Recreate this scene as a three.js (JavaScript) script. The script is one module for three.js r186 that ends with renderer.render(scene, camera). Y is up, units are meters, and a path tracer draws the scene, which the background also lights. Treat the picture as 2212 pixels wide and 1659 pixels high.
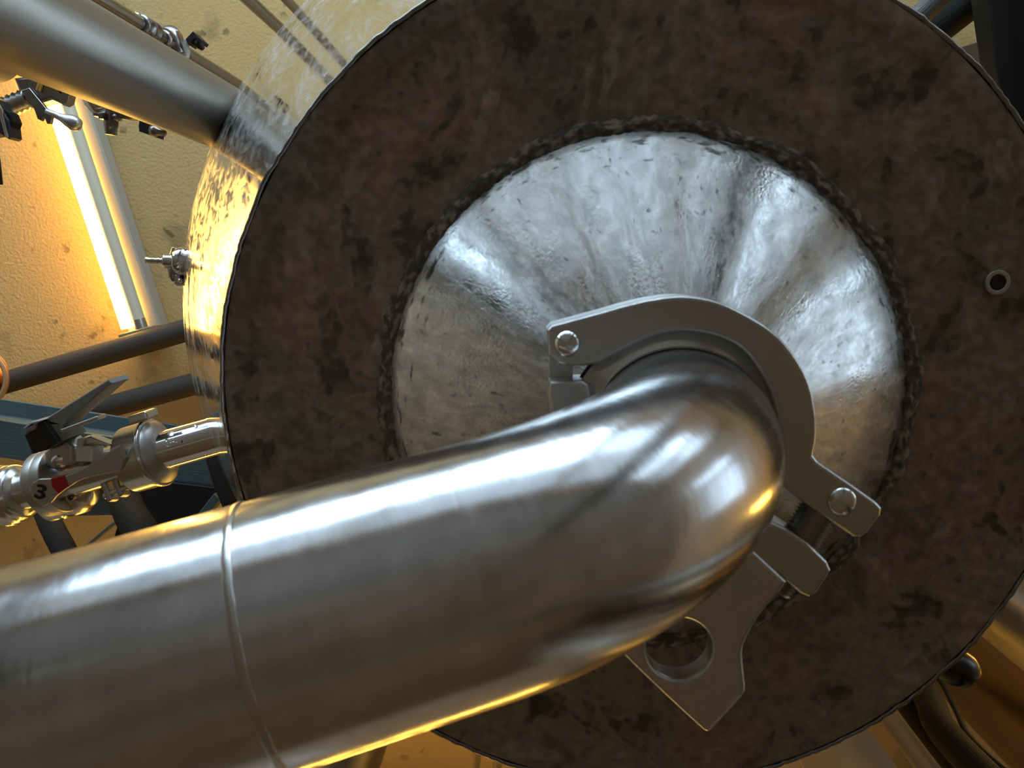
import * as THREE from 'three';
import { RoundedBoxGeometry } from 'three/addons/geometries/RoundedBoxGeometry.js';
import { TextGeometry } from 'three/addons/geometries/TextGeometry.js';
import { FontLoader } from 'three/addons/loaders/FontLoader.js';
import { mergeGeometries } from 'three/addons/utils/BufferGeometryUtils.js';
import { RectAreaLightUniformsLib } from 'three/addons/lights/RectAreaLightUniformsLib.js';
import { ImprovedNoise } from 'three/addons/math/ImprovedNoise.js';

// ---------------------------------------------------------------- camera, light, exposure
RectAreaLightUniformsLib.init();
const scene = new THREE.Scene();
scene.background = new THREE.Color(0, 0, 0);
const renderer = new THREE.WebGLRenderer();
renderer.toneMapping = THREE.LinearToneMapping;
renderer.toneMappingExposure = 1.0;
renderer.shadowMap.enabled = true;

const camera = new THREE.PerspectiveCamera(54.81, 4 / 3, 0.02, 30);
camera.position.set(-0.0815, -0.5649, 0.0970);
camera.up.set(-0.00561, 0.15311, 0.98819);
camera.lookAt(-0.1177, 0.4226, -0.0562);
camera.focus = 1.3;
camera.userData.fStop = 20;

const LAMP = new THREE.Color().setRGB(1.0, 0.57, 0.09), LAMP_POWER = 38;        // warm fluorescent tubes
const DAY = new THREE.Color().setRGB(0.58, 0.8, 1.0), DAY_POWER = 3.3;           // daylight in the window panes
const CEIL = 1.75, FLOOR = -1.0;

// ---------------------------------------------------------------- helpers
const V = (a) => new THREE.Vector3(a[0], a[1], a[2]);
const used = {};
const numbered = (name) => { const k = used[name] = (used[name] ?? -1) + 1; return k ? name + '_' + String(k).padStart(3, '0') : name; };
function mesh(name, geo, mat, parent) {
  const m = new THREE.Mesh(geo, mat); m.castShadow = m.receiveShadow = true;
  if (parent) { m.name = name; parent.add(m); } else { m.name = numbered(name); scene.add(m); }
  return m;
}
function thing(name, label, category, at = [0, 0, 0], group) {
  const g = new THREE.Group(); g.name = numbered(name); g.position.set(...at); scene.add(g);
  g.userData = { label, category }; if (group) g.userData.group = group; return g;
}
function single(name, geo, mat, label, category, group) {
  const m = mesh(name, geo, mat); m.userData = { label, category }; if (group) m.userData.group = group; return m;
}
function struct(name, geo, mat) { const m = mesh(name, geo, mat); m.userData = { kind: 'structure' }; return m; }
const merge = (...gs) => mergeGeometries(gs.map((g) => { const h = g.index ? g.toNonIndexed() : g; for (const k of Object.keys(h.attributes)) if (!['position', 'normal', 'uv'].includes(k)) h.deleteAttribute(k); return h; }));
function lathe(pts, seg = 96) {         // v of the uv runs evenly along the profile
  const g = new THREE.LatheGeometry(pts.map((p) => new THREE.Vector2(p[0], p[1])), seg), uv = g.attributes.uv, n = pts.length, d = [0];
  for (let i = 1; i < n; i++) d.push(d[i - 1] + Math.hypot(pts[i][0] - pts[i - 1][0], pts[i][1] - pts[i - 1][1]));
  for (let i = 0; i < uv.count; i++) uv.setY(i, d[i % n] / d[n - 1]);
  return g;
}
const moved = (g, at) => g.translate(at[0], at[1], at[2]);
// a lathe of [radius, distance] pairs turned about the line from a towards b
function spin(a, b, pts, seg = 48) {
  const g = lathe(pts, seg), q = new THREE.Quaternion().setFromUnitVectors(new THREE.Vector3(0, 1, 0), V(b).sub(V(a)).normalize());
  return g.applyQuaternion(q).translate(a[0], a[1], a[2]);
}
function rod(a, b, r, r2 = r, seg = 32) { const L = V(a).distanceTo(V(b)); return spin(a, b, [[0.0001, 0], [r * 0.96, 0], [r, r * 0.04], [r2, L - r2 * 0.04], [r2 * 0.96, L], [0.0001, L]], seg); }
const along = (a, b, d) => { const u = V(b).sub(V(a)).normalize(); return [a[0] + u.x * d, a[1] + u.y * d, a[2] + u.z * d]; };
const hose = (pts, r, seg = 60, rs = 16) => new THREE.TubeGeometry(new THREE.CatmullRomCurve3(pts.map(V)), seg, r, rs);
function box(a, b, w, h, rr = 0.003) {      // bar from a to b, w across in the horizontal, h high
  const L = V(a).distanceTo(V(b)), g = new RoundedBoxGeometry(w, h, L, 2, Math.min(rr, w * 0.45, h * 0.45));
  const d = V(b).sub(V(a)).normalize(), x = new THREE.Vector3(0, 1, 0).cross(d).normalize(), y = d.clone().cross(x);
  return g.applyMatrix4(new THREE.Matrix4().makeBasis(x, y, d)).translate((a[0] + b[0]) / 2, (a[1] + b[1]) / 2, (a[2] + b[2]) / 2);
}
// horizontal plate from an outline of [x, z] pairs, from height y0 up to y1
function plate(out, y0, y1, bevel = 0.0015, holes = [], smooth = false) {
  const pts = out.map((p) => new THREE.Vector2(p[0], -p[1]));
  const sh = smooth ? new THREE.Shape(new THREE.SplineCurve([...pts, pts[0]]).getPoints(pts.length * 6)) : new THREE.Shape(pts);
  for (const h of holes) { const p = new THREE.Path(); p.absarc(h[0], -h[1], h[2], 0, Math.PI * 2, true); sh.holes.push(p); }
  const g = new THREE.ExtrudeGeometry(sh, { depth: y1 - y0 - 2 * bevel, bevelEnabled: bevel > 0, bevelSize: bevel, bevelThickness: bevel, bevelOffset: -bevel, bevelSegments: 3, curveSegments: 32 });
  return g.rotateX(-Math.PI / 2).translate(0, y0 + bevel, 0);
}
// noise and textures
const PN = new ImprovedNoise();
const noise = (x, y, z = 0) => PN.noise(x, y, z);
const fbm = (x, y, z, n) => { let s = 0, a = 0.5; for (let i = 0; i < n; i++) { s += a * PN.noise(x, y, z + i * 7.3); x *= 2.03; y *= 2.03; a *= 0.5; } return s; };
const sm = (a, b, x) => { const t = Math.min(1, Math.max(0, (x - a) / (b - a))); return t * t * (3 - 2 * t); };
const mix = (a, b, t) => a + (b - a) * t;
function tex(w, h, fn, srgb = false, rx = 1, ry = 1) {
  const d = new Uint8Array(w * h * 4);
  for (let j = 0; j < h; j++) for (let i = 0; i < w; i++) { const c = fn((i + 0.5) / w, (j + 0.5) / h), k = (j * w + i) * 4; for (let q = 0; q < 3; q++) d[k + q] = Math.max(0, Math.min(255, Math.round(255 * (c.length ? c[q] : c)))); d[k + 3] = 255; }
  const t = new THREE.DataTexture(d, w, h); t.magFilter = THREE.LinearFilter; t.minFilter = THREE.LinearMipmapLinearFilter; t.generateMipmaps = true;
  t.wrapS = t.wrapT = THREE.RepeatWrapping; t.repeat.set(rx, ry); if (srgb) t.colorSpace = THREE.SRGBColorSpace; t.needsUpdate = true; return t;
}
// noise on a ring: u wraps round
const ring = (u, v, k, kv, z, n) => { const a = u * Math.PI * 2; let s = 0, am = 0.5, f = 1; for (let i = 0; i < n; i++) { s += am * PN.noise(Math.cos(a) * k * f, Math.sin(a) * k * f, v * kv * f + z + i * 5.1); f *= 2.03; am *= 0.5; } return s; };

// ---------------------------------------------------------------- materials
const std = (o) => new THREE.MeshStandardMaterial(o), phy = (o) => new THREE.MeshPhysicalMaterial(o);
const lin = (r, g, b) => new THREE.Color().setRGB(r, g, b);

// tank jacket: sheet steel with smeared, streaky film
// (a dried, streaky wash film dulls it in patches; green carries roughness, blue the bare metal)
const jacketFilm = tex(2048, 512, (u, v) => {
  const w = ring(u, v, 3, 2, 2, 3), s = ring(u + w * 0.03, v + w * 0.1, 14, 7, 1, 4), f = ring(u + s * 0.012, v + s * 0.05, 70, 22, 8, 4);
  const zone = sm(0.1, 0.8, Math.cos(u * Math.PI * 2 + 0.72) + 0.5 * w);
  const film = Math.max(0, Math.min(1, (0.42 + 0.9 * s + 0.9 * f) * (0.03 + 0.97 * zone) + 0.04 * f));
  return [0, 0.025 + 0.02 * Math.max(0, s) + 0.3 * film, 1 - 0.55 * film];
});
const jacketBump = tex(1024, 256, (u, v) => { const w = ring(u, v, 4, 3, 6, 3); return 0.5 + 0.45 * ring(u + w * 0.02, v, 22, 7, 3, 4); });
const M = {};
M.jacket = std({ color: lin(0.78, 0.77, 0.75), metalness: 1, roughness: 1, roughnessMap: jacketFilm, metalnessMap: jacketFilm, bumpMap: jacketBump, bumpScale: 0.00005 });
// cone: blotched, finely pitted stainless steel
const coneRough = tex(1024, 512, (u, v) => { const w = ring(u, v, 4, 3, 2, 3); const s = ring(u + w * 0.02, v + w * 0.1, 14, 6, 1, 4); return 0.25 + 0.2 * s + 0.12 * ring(u, v, 60, 44, 4, 2); });
const coneBump = tex(2048, 1024, (u, v) => { const w = ring(u, v, 10, 6, 6, 2), f = ring(u + w * 0.003, v + w * 0.02, 80, 54, 3, 3), patch = sm(-0.1, 0.22, ring(u, v, 4, 3, 11, 3)); return 0.5 + f * (0.12 + 0.7 * patch); });
const coneCol = tex(1024, 512, (u, v) => {
  const w = ring(u, v, 6, 4, 9, 3), g = ring(u + w * 0.02, v, 20, 9, 21, 4), d = ring(u + w * 0.01, v + w * 0.06, 42, 20, 31, 2);
  let k = 0.82 + 0.22 * g - 0.3 * sm(0.2, 0.46, d) * sm(0.0, 0.25, w + 0.1);
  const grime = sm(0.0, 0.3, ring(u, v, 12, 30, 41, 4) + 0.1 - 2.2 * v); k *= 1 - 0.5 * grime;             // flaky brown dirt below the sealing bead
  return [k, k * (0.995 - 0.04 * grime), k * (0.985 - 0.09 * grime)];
}, true);
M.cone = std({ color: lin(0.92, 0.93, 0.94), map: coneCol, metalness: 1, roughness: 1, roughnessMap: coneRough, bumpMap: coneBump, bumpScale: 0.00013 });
// dirty bottom plate, 0.68 m square of it
const plateN = (u, v) => { const x = (u - 0.5) * 0.68, z = (0.5 - v) * 0.68, w1 = fbm(x * 7, z * 7, 1, 4), w2 = fbm(x * 7, z * 7, 9, 4);
  const a = fbm(x * 6 + w1 * 1.2, z * 6 + w2 * 1.2, 3, 5), b = fbm(x * 26 + w2 * 2, z * 20 + w1 * 2, 5, 4), c = fbm(x * 90, z * 90, 7, 3); return [x, z, a, b, c, w1]; };
const plateCol = tex(1536, 1536, (u, v) => {
  const [x, z, a, b, c, w] = plateN(u, v), r = Math.hypot(x, z);
  if (r > 0.345 || r < 0.18) return [0.1, 0.08, 0.07];
  // dull sheet, blotched with greyish scale, brown rust bloom and olive mould of about the same depth
  const grey = sm(0.02, 0.28, a + 0.75 * b), rust = sm(0.04, 0.24, w + 0.4 * b), olive = sm(0.02, 0.26, fbm(x * 11, z * 11, 33, 4));
  const base = [0.56 - 0.09 * grey + 0.035 * rust - 0.035 * olive, 0.495 - 0.07 * grey - 0.02 * rust - 0.015 * olive, 0.425 - 0.045 * grey - 0.025 * rust - 0.035 * olive], k = grey;
  const pale = sm(0.16, 0.32, b) * 0.11 * (0.4 + 0.6 * k), dark = sm(0.05, 0.4, -b + 0.5 * c) * 0.5;
  const scale = 0.5 + 0.5 * fbm(x * 160 * (1 + 0.0), z * 60, 13, 2);
  return base.map((q) => (q + pale + 0.2 * c + 0.06 * (scale - 0.5)) * (1 - dark));
}, true);
const plateBump = tex(1536, 1536, (u, v) => { const [x, z, a, b, c] = plateN(u, v); return 0.5 + 0.35 * b + 0.3 * c + 0.2 * a; });
const plateRough = tex(512, 512, (u, v) => { const x = u * 0.68, z = v * 0.68; return 0.52 + 0.35 * fbm(x * 14, z * 14, 21, 4); });
M.plate = std({ color: 0xffffff, map: plateCol, roughness: 1, roughnessMap: plateRough, bumpMap: plateBump, bumpScale: 0.003, metalness: 0.0 });
const sealCol = tex(1024, 64, (u, v) => { const g = ring(u, v, 26, 3, 2, 5), k = 0.3 + 0.32 * sm(-0.15, 0.3, g); return [k, k * 0.92, k * 0.83]; }, true);
M.seal = std({ color: 0xffffff, map: sealCol, roughness: 0.5 });
// steels
const brush = tex(512, 512, (u, v) => 0.5 + 0.5 * fbm(u * 9, v * 120, 3, 3));
const pipeRough = tex(1024, 256, (u, v) => 0.195 + 0.06 * ring(v, u, 5, 14, 2, 4) + 0.05 * Math.max(0, ring(v, u, 2, 30, 12, 4)));
const pipeBump = tex(1024, 256, (u, v) => 0.5 + 0.4 * ring(v, u, 2.5, 26, 5, 4));
const pipeCol = tex(1024, 256, (u, v) => { const k = 0.9 + 0.1 * ring(v, u, 3, 22, 15, 4); return [k, k, k]; }, true);
M.pipe = std({ color: lin(0.86, 0.86, 0.87), map: pipeCol, metalness: 1, roughness: 1, roughnessMap: pipeRough, bumpMap: pipeBump, bumpScale: 0.00018 });
M.edge = std({ color: lin(0.3, 0.29, 0.28), metalness: 1, roughness: 0.24 });
M.weld = std({ color: lin(0.62, 0.6, 0.57), metalness: 1, roughness: 0.3 });
M.clamp = std({ color: lin(0.55, 0.54, 0.52), metalness: 1, roughness: 0.36, bumpMap: tex(256, 256, (u, v) => 0.5 + 0.5 * fbm(u * 30, v * 30, 4, 3), false, 20, 20), bumpScale: 0.0002 });
M.rivet = std({ color: lin(0.75, 0.74, 0.73), metalness: 1, roughness: 0.16 });
M.wing = std({ color: lin(0.62, 0.61, 0.6), metalness: 1, roughness: 0.36, bumpMap: M.clamp.bumpMap, bumpScale: 0.0003 });
M.thread = std({ color: lin(0.3, 0.28, 0.26), metalness: 1, roughness: 0.35 });
M.gasket = std({ color: lin(0.012, 0.011, 0.01), roughness: 0.6 });
M.leg = std({ color: lin(0.33, 0.295, 0.255), metalness: 1, roughness: 1, roughnessMap: tex(256, 1024, (u, v) => 0.46 + 0.14 * ring(u, v, 2, 9, 3, 4)), bumpMap: tex(256, 1024, (u, v) => 0.5 + 0.4 * ring(u, v, 3, 14, 7, 3)), bumpScale: 0.0008 });
M.steel = std({ color: lin(0.72, 0.71, 0.69), metalness: 1, roughness: 0.22 });
M.shiny = std({ color: lin(0.8, 0.79, 0.78), metalness: 1, roughness: 0.12 });
M.cast = std({ color: lin(0.55, 0.54, 0.52), metalness: 1, roughness: 0.38 });
M.darkSteel = std({ color: lin(0.32, 0.29, 0.27), metalness: 1, roughness: 0.28 });
M.greyPlastic = std({ color: lin(0.27, 0.27, 0.26), roughness: 0.5 });
M.blackPlastic = std({ color: lin(0.015, 0.013, 0.012), roughness: 0.5 });
M.rubber = phy({ color: lin(0.016, 0.014, 0.011), specularIntensity: 0.35, roughness: 0.75, bumpMap: tex(256, 256, (u, v) => 0.5 + 0.5 * fbm(u * 12, v * 40, 3, 3)), bumpScale: 0.001 });
M.foam = std({ color: lin(0.055, 0.043, 0.034), roughness: 0.75, bumpMap: tex(256, 256, (u, v) => 0.5 + 0.5 * fbm(u * 40, v * 20, 8, 3)), bumpScale: 0.0008 });
M.blue = std({ color: lin(0.075, 0.12, 0.135), roughness: 0.55, bumpMap: tex(256, 256, (u, v) => 0.5 + 0.5 * fbm(u * 20, v * 20, 18, 3)), bumpScale: 0.0008 });
M.red = std({ color: lin(0.42, 0.006, 0.012), roughness: 0.45 });
M.white = std({ color: lin(0.75, 0.73, 0.7), roughness: 0.45 });
M.black = std({ color: lin(0.01, 0.009, 0.009), roughness: 0.5 });
M.copper = std({ color: lin(0.45, 0.17, 0.06), roughness: 0.45, metalness: 0.3 });
M.straw = std({ color: lin(0.5, 0.3, 0.13), roughness: 0.6 });
M.lampWhite = std({ color: lin(0.5, 0.46, 0.39), roughness: 0.4 });
M.lampEnd = std({ color: lin(0.4, 0.33, 0.2), roughness: 0.4, metalness: 0.4 });
M.glow = std({ color: lin(0.9, 0.85, 0.7), roughness: 0.3, emissive: LAMP, emissiveIntensity: LAMP_POWER * 0.68 });
M.tubeGlass = std({ color: lin(0.8, 0.72, 0.55), roughness: 0.35 });
M.brass = std({ color: lin(0.75, 0.5, 0.12), metalness: 0.6, roughness: 0.35 });
M.brassSteel = std({ color: lin(0.75, 0.7, 0.6), metalness: 1, roughness: 0.25 });
M.drop = phy({ color: lin(1, 1, 1), roughness: 0.02, transmission: 1, thickness: 0.002, ior: 1.33 });
M.satin = std({ color: lin(0.72, 0.66, 0.55), metalness: 0.6, roughness: 0.42 });
M.blackGloss = std({ color: lin(0.012, 0.011, 0.01), roughness: 0.25 });
M.tape = std({ color: lin(0.16, 0.16, 0.16), roughness: 0.45, bumpMap: M.rubber.bumpMap, bumpScale: 0.002 });
M.girder = std({ color: lin(0.08, 0.05, 0.03), roughness: 0.7 });
M.brown = std({ color: lin(0.42, 0.3, 0.17), metalness: 1, roughness: 0.33 });

// plaster of the ceiling: tan paint with orange-peel grain and stains, one tile is 4 m
const ceilCol = tex(1024, 1024, (u, v) => {
  const x = u * 4, z = v * 4, w = fbm(x * 1.5, z * 1.5, 2, 3), s = fbm(x * 4 + w, z * 4, 6, 5), d = fbm(x * 22, z * 22, 9, 3);
  const stain = sm(0.12, 0.3, s) * 0.16 + sm(0.24, 0.34, d) * 0.25 * sm(0, 0.2, s + 0.1);
  const k = 1 + 0.05 * w - stain; return [0.88 * k, 0.745 * k, 0.52 * k * (1 - stain * 0.2)];
}, true);
const ceilBump = tex(1024, 1024, (u, v) => { const x = u * 64, z = v * 64; return 0.5 + 0.5 * fbm(x, z, 4, 4); });
ceilCol.repeat.set(0.25, 0.25); ceilBump.repeat.set(1.6, 1.6);
M.ceiling = std({ color: lin(0.85, 0.82, 0.74), map: ceilCol, bumpMap: ceilBump, bumpScale: 0.003, roughness: 0.85 });
M.wall = std({ color: lin(0.66, 0.58, 0.47), roughness: 0.85, bumpMap: ceilBump, bumpScale: 0.004 });
const floorCol = tex(512, 512, (u, v) => { const s = fbm(u * 8, v * 8, 3, 5), k = 0.45 + 0.2 * s; return [k * 1.03, k * 0.93, k * 0.82]; }, true, 0.5, 0.5);
M.floor = std({ color: lin(0.7, 0.7, 0.7), map: floorCol, roughness: 0.6 });

// ---------------------------------------------------------------- room
const X0 = -4.2, X1 = 3.3, Z0 = -4.2, Z1 = 2.3, T = 0.12;
const uvm = (g) => { const p = g.attributes.position, n = g.attributes.normal, uv = g.attributes.uv; for (let i = 0; i < p.count; i++) { const nx = Math.abs(n.getX(i)), ny = Math.abs(n.getY(i)); if (ny > 0.5) uv.setXY(i, p.getX(i), p.getZ(i)); else if (nx > 0.5) uv.setXY(i, p.getZ(i), p.getY(i)); else uv.setXY(i, p.getX(i), p.getY(i)); } return g; };
const slab = (x0, x1, y0, y1, z0, z1) => uvm(new THREE.BoxGeometry(x1 - x0, y1 - y0, z1 - z0).translate((x0 + x1) / 2, (y0 + y1) / 2, (z0 + z1) / 2));
struct('ceiling', slab(X0 - T, X1 + T, CEIL, CEIL + T, Z0 - T, Z1 + T), M.ceiling);
struct('floor', slab(X0 - T, X1 + T, FLOOR - T, FLOOR, Z0 - T, Z1 + T), M.floor);
struct('wall_left', slab(X0 - T, X0, FLOOR, CEIL, Z0, Z1), M.wall);
struct('wall_near', slab(X0 - T, X1 + T, FLOOR, CEIL, Z0 - T, Z0), M.wall);
// daylight openings of obscured glass: [from, to, sill, transom, head, share of daylight below and above the transom]; the upper lights face open sky, the lower ones the ground outside
const FARWIN = [[-3.5, -2.85, -0.97, 0.0, 1.0, 0.7, 0.8], [-2.75, -2.1, -0.8, 0.02, 1.1, 0.14, 1], [-2.04, -0.92, -0.8, 0.02, 1.1, 0.12, 1], [-0.86, 0.5, -0.8, 0.02, 1.1, 0.12, 1], [0.6, 1.7, -0.75, 0.1, 0.9, 0.12, 0.34], [1.8, 2.3, -0.75, -0.05, 0.7, 0.34, 0.5], [2.4, 3.05, -0.75, 0.1, 0.9, 0.12, 0.34]];  // the wide dim openings at the right are added to raise ambient light
const SIDEWIN = [[-0.1, 1.0, -0.35, 0.2, 0.8, 0.14, 0.32], [1.1, 1.45, -0.4, 0.15, 0.75, 0.34, 0.45]];  // the wide dim one is likewise added for ambient light
function pierced(u0, u1, wins, put) {      // wall strips round the openings
  const parts = []; let u = u0;
  for (const [a, b, y0, , y1] of wins) { parts.push(put(u, a, FLOOR, CEIL), put(a, b, FLOOR, y0), put(a, b, y1, CEIL)); u = b; }
  parts.push(put(u, u1, FLOOR, CEIL)); return merge(...parts);
}
struct('wall_far', pierced(X0 - T, X1 + T, FARWIN, (a, b, c, d) => slab(a, b, c, d, Z1, Z1 + T)), M.wall);
struct('wall_right', pierced(Z0, Z1, SIDEWIN, (a, b, c, d) => slab(X1, X1 + T, c, d, a, b)), M.wall);
const pane = (k) => std({ color: lin(0.6, 0.65, 0.7), roughness: 0.4, emissive: DAY, emissiveIntensity: DAY_POWER * k });
let windows = 0;
function makeWindow([a, b, y0, yt, y1, low, high], turned) {
  const w = new THREE.Group(); w.name = 'window_' + (++windows); w.userData = { kind: 'structure' }; scene.add(w);
  const W = b - a, H = y1 - y0, h = yt - y0, m = (a + b) / 2, fr = (x, y, sx, sy) => new THREE.BoxGeometry(sx, sy, 0.05).translate(x, y, 0);
  if (turned) { w.position.set(X1 + 0.03, y0, m); w.rotation.y = -Math.PI / 2; } else { w.position.set(m, y0, Z1 + 0.03); w.rotation.y = Math.PI; }
  mesh('window_frame', merge(fr(0, H - 0.015, W, 0.03), fr(0, 0.015, W, 0.03), fr(0, h, W, 0.03), fr(-W / 2 + 0.015, H / 2, 0.03, H), fr(W / 2 - 0.015, H / 2, 0.03, H)), M.white, w);
  w.updateMatrixWorld();
  for (const [c, d, k] of [[0.03, h - 0.015, low], [h + 0.015, H - 0.03, high]]) {
    mesh('pane', new THREE.BoxGeometry(W - 0.06, d - c, 0.008).translate(0, (c + d) / 2, 0), pane(k), w);
    const l = new THREE.RectAreaLight(DAY, DAY_POWER * k, W - 0.08, d - c - 0.02), p = w.localToWorld(new THREE.Vector3(0, (c + d) / 2, 0.015)), q = w.localToWorld(new THREE.Vector3(0, (c + d) / 2, 1));
    l.position.copy(p); l.lookAt(q.x, q.y, q.z); l.castShadow = true; l.name = 'window_daylight'; scene.add(l);
  }
}
for (const q of FARWIN) makeWindow(q, false);
for (const q of SIDEWIN) makeWindow(q, true);

// ---------------------------------------------------------------- the conical tank
const R = 0.33, RIM_Y = 0.764, RIM_R = 0.7317, BASE = 0.1985;
const tank = thing('conical_tank', 'large stainless conical tank with polished jacket and grimy dark round underside', 'tank');
const slope = (y) => R + (RIM_R - R) * y / RIM_Y;
mesh('jacket_cone', lathe([[R + 0.001, 0.004], [slope(0.2), 0.2], [slope(0.4), 0.4], [slope(0.6), 0.6], [RIM_R - 0.012, RIM_Y - 0.02], [RIM_R - 0.004, RIM_Y - 0.002], [RIM_R, RIM_Y + 0.02]], 256), M.jacket, tank);
mesh('shell', lathe([[RIM_R - 0.0005, RIM_Y + 0.018], [RIM_R, RIM_Y + 0.05], [RIM_R, 1.45], [0.6, 1.58], [0.25, 1.63], [0.001, 1.635]], 160), M.jacket, tank);
let bottomPlate;
{ // flat underside ring, dished a little, with its uv laid out in metres
  const g = lathe([[BASE - 0.004, 0.0015], [0.24, 0.0005], [0.29, 0.0], [0.3065, 0.0], [0.308, -0.002], [0.322, -0.0025], [R - 0.003, -0.001]], 256), p = g.attributes.position, uv = g.attributes.uv;
  for (let i = 0; i < p.count; i++) { const x = p.getX(i), z = p.getZ(i), k = 1 + 0.0000; uv.setXY(i, 0.5 + x * k / 0.68, 0.5 - z * k / 0.68); p.setY(i, p.getY(i) + 0.0012 * fbm(x * 12, z * 12, 3, 2)); }
  g.computeVertexNormals();
  bottomPlate = mesh('bottom_plate', g, M.plate, tank);
}
{ // bright folded edge of the plate, dented
  const g = new THREE.TorusGeometry(R - 0.0005, 0.0021, 10, 512).rotateX(Math.PI / 2), p = g.attributes.position;
  for (let i = 0; i < p.count; i++) { const a = Math.atan2(p.getZ(i), p.getX(i)), k = 1 + 0.004 * noise(Math.cos(a) * 9, Math.sin(a) * 9, 3) + 0.002 * noise(Math.cos(a) * 70, Math.sin(a) * 70, 3); p.setXYZ(i, p.getX(i) * k, p.getY(i) + 0.0016 * noise(Math.cos(a) * 50, Math.sin(a) * 50, 7), p.getZ(i) * k); }
  g.computeVertexNormals();
  mesh('plate_edge', g, M.edge, bottomPlate);
}
{ // lumpy sealing bead round the cone
  const N = 720, K = 12, pos = [], uv = [], idx = [];
  for (let i = 0; i <= N; i++) for (let k = 0; k <= K; k++) {
    const a = i / N * Math.PI * 2, t = k / K, ca = Math.cos(a), sa = Math.sin(a);
    const wide = 0.0145 + 0.004 * noise(ca * 5, sa * 5, 1) + 0.0025 * noise(ca * 40, sa * 40, 2);
    const f = 0.75 * noise(ca * 38 + t * 1.5, sa * 38, t * 4) + 0.3 * noise(ca * 110, sa * 110 + t * 3, t * 7 + 3);
    const rr = BASE - 0.005 + wide * t, y = -Math.sin(Math.PI * Math.min(1, t * 0.96 + 0.04)) * 0.0024 * (1 + 0.8 * f) + 0.001;
    pos.push(rr * ca, y, rr * sa); uv.push(i / N, t);
  }
  for (let i = 0; i < N; i++) for (let k = 0; k < K; k++) { const a = i * (K + 1) + k, b = a + K + 1; idx.push(a, b, a + 1, b, b + 1, a + 1); }
  const g = new THREE.BufferGeometry(); g.setAttribute('position', new THREE.Float32BufferAttribute(pos, 3)); g.setAttribute('uv', new THREE.Float32BufferAttribute(uv, 2)); g.setIndex(idx); g.computeVertexNormals();
  mesh('sealing_bead', g, M.seal, tank).userData.label = 'lumpy black sealing bead round the cone';
}
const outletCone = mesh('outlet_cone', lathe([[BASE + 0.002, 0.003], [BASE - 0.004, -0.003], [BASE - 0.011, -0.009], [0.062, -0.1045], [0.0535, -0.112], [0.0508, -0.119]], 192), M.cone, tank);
mesh('outlet_ferrule', lathe([[0.0478, -0.117], [0.0508, -0.118], [0.0508, -0.122], [0.0655, -0.127], [0.0655, -0.131], [0.0478, -0.131]], 96), M.steel, outletCone);
{ // drain nipple in the plate
  const c = [0.2544, 0.0000, 0.0874];
  mesh('drain_nipple', moved(lathe([[0.0058, 0.02], [0.0058, -0.0042], [0.0064, -0.0048], [0.0086, -0.0048], [0.0092, -0.004], [0.0092, 0.002]], 40), c), M.cast, bottomPlate);
  mesh('drain_bore_shade', moved(lathe([[0.0001, -0.0035], [0.0058, -0.0035]], 32), c), M.black, bottomPlate).userData.label = 'black disc for the shade inside the drain nipple';  // flat black disc stands in for the shade inside the bore
}
// four tube legs carried down to the floor
const AZ = [150.5, -120.5, -33, 60].map((d) => d * Math.PI / 180);
for (const a of AZ) {
  const at = [0.731 * Math.cos(a), 0, 0.731 * Math.sin(a)], leg = mesh('leg', moved(lathe([[0.0001, FLOOR + 0.012], [0.056, FLOOR + 0.012], [0.056, 0.2], [0.056, 1.0], [0.0001, 1.03]], 64), at), M.leg, tank);
  mesh('foot_plate', moved(lathe([[0.0001, FLOOR], [0.075, FLOOR], [0.075, FLOOR + 0.012], [0.0001, FLOOR + 0.012]], 48), at), M.leg, leg);
}

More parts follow.
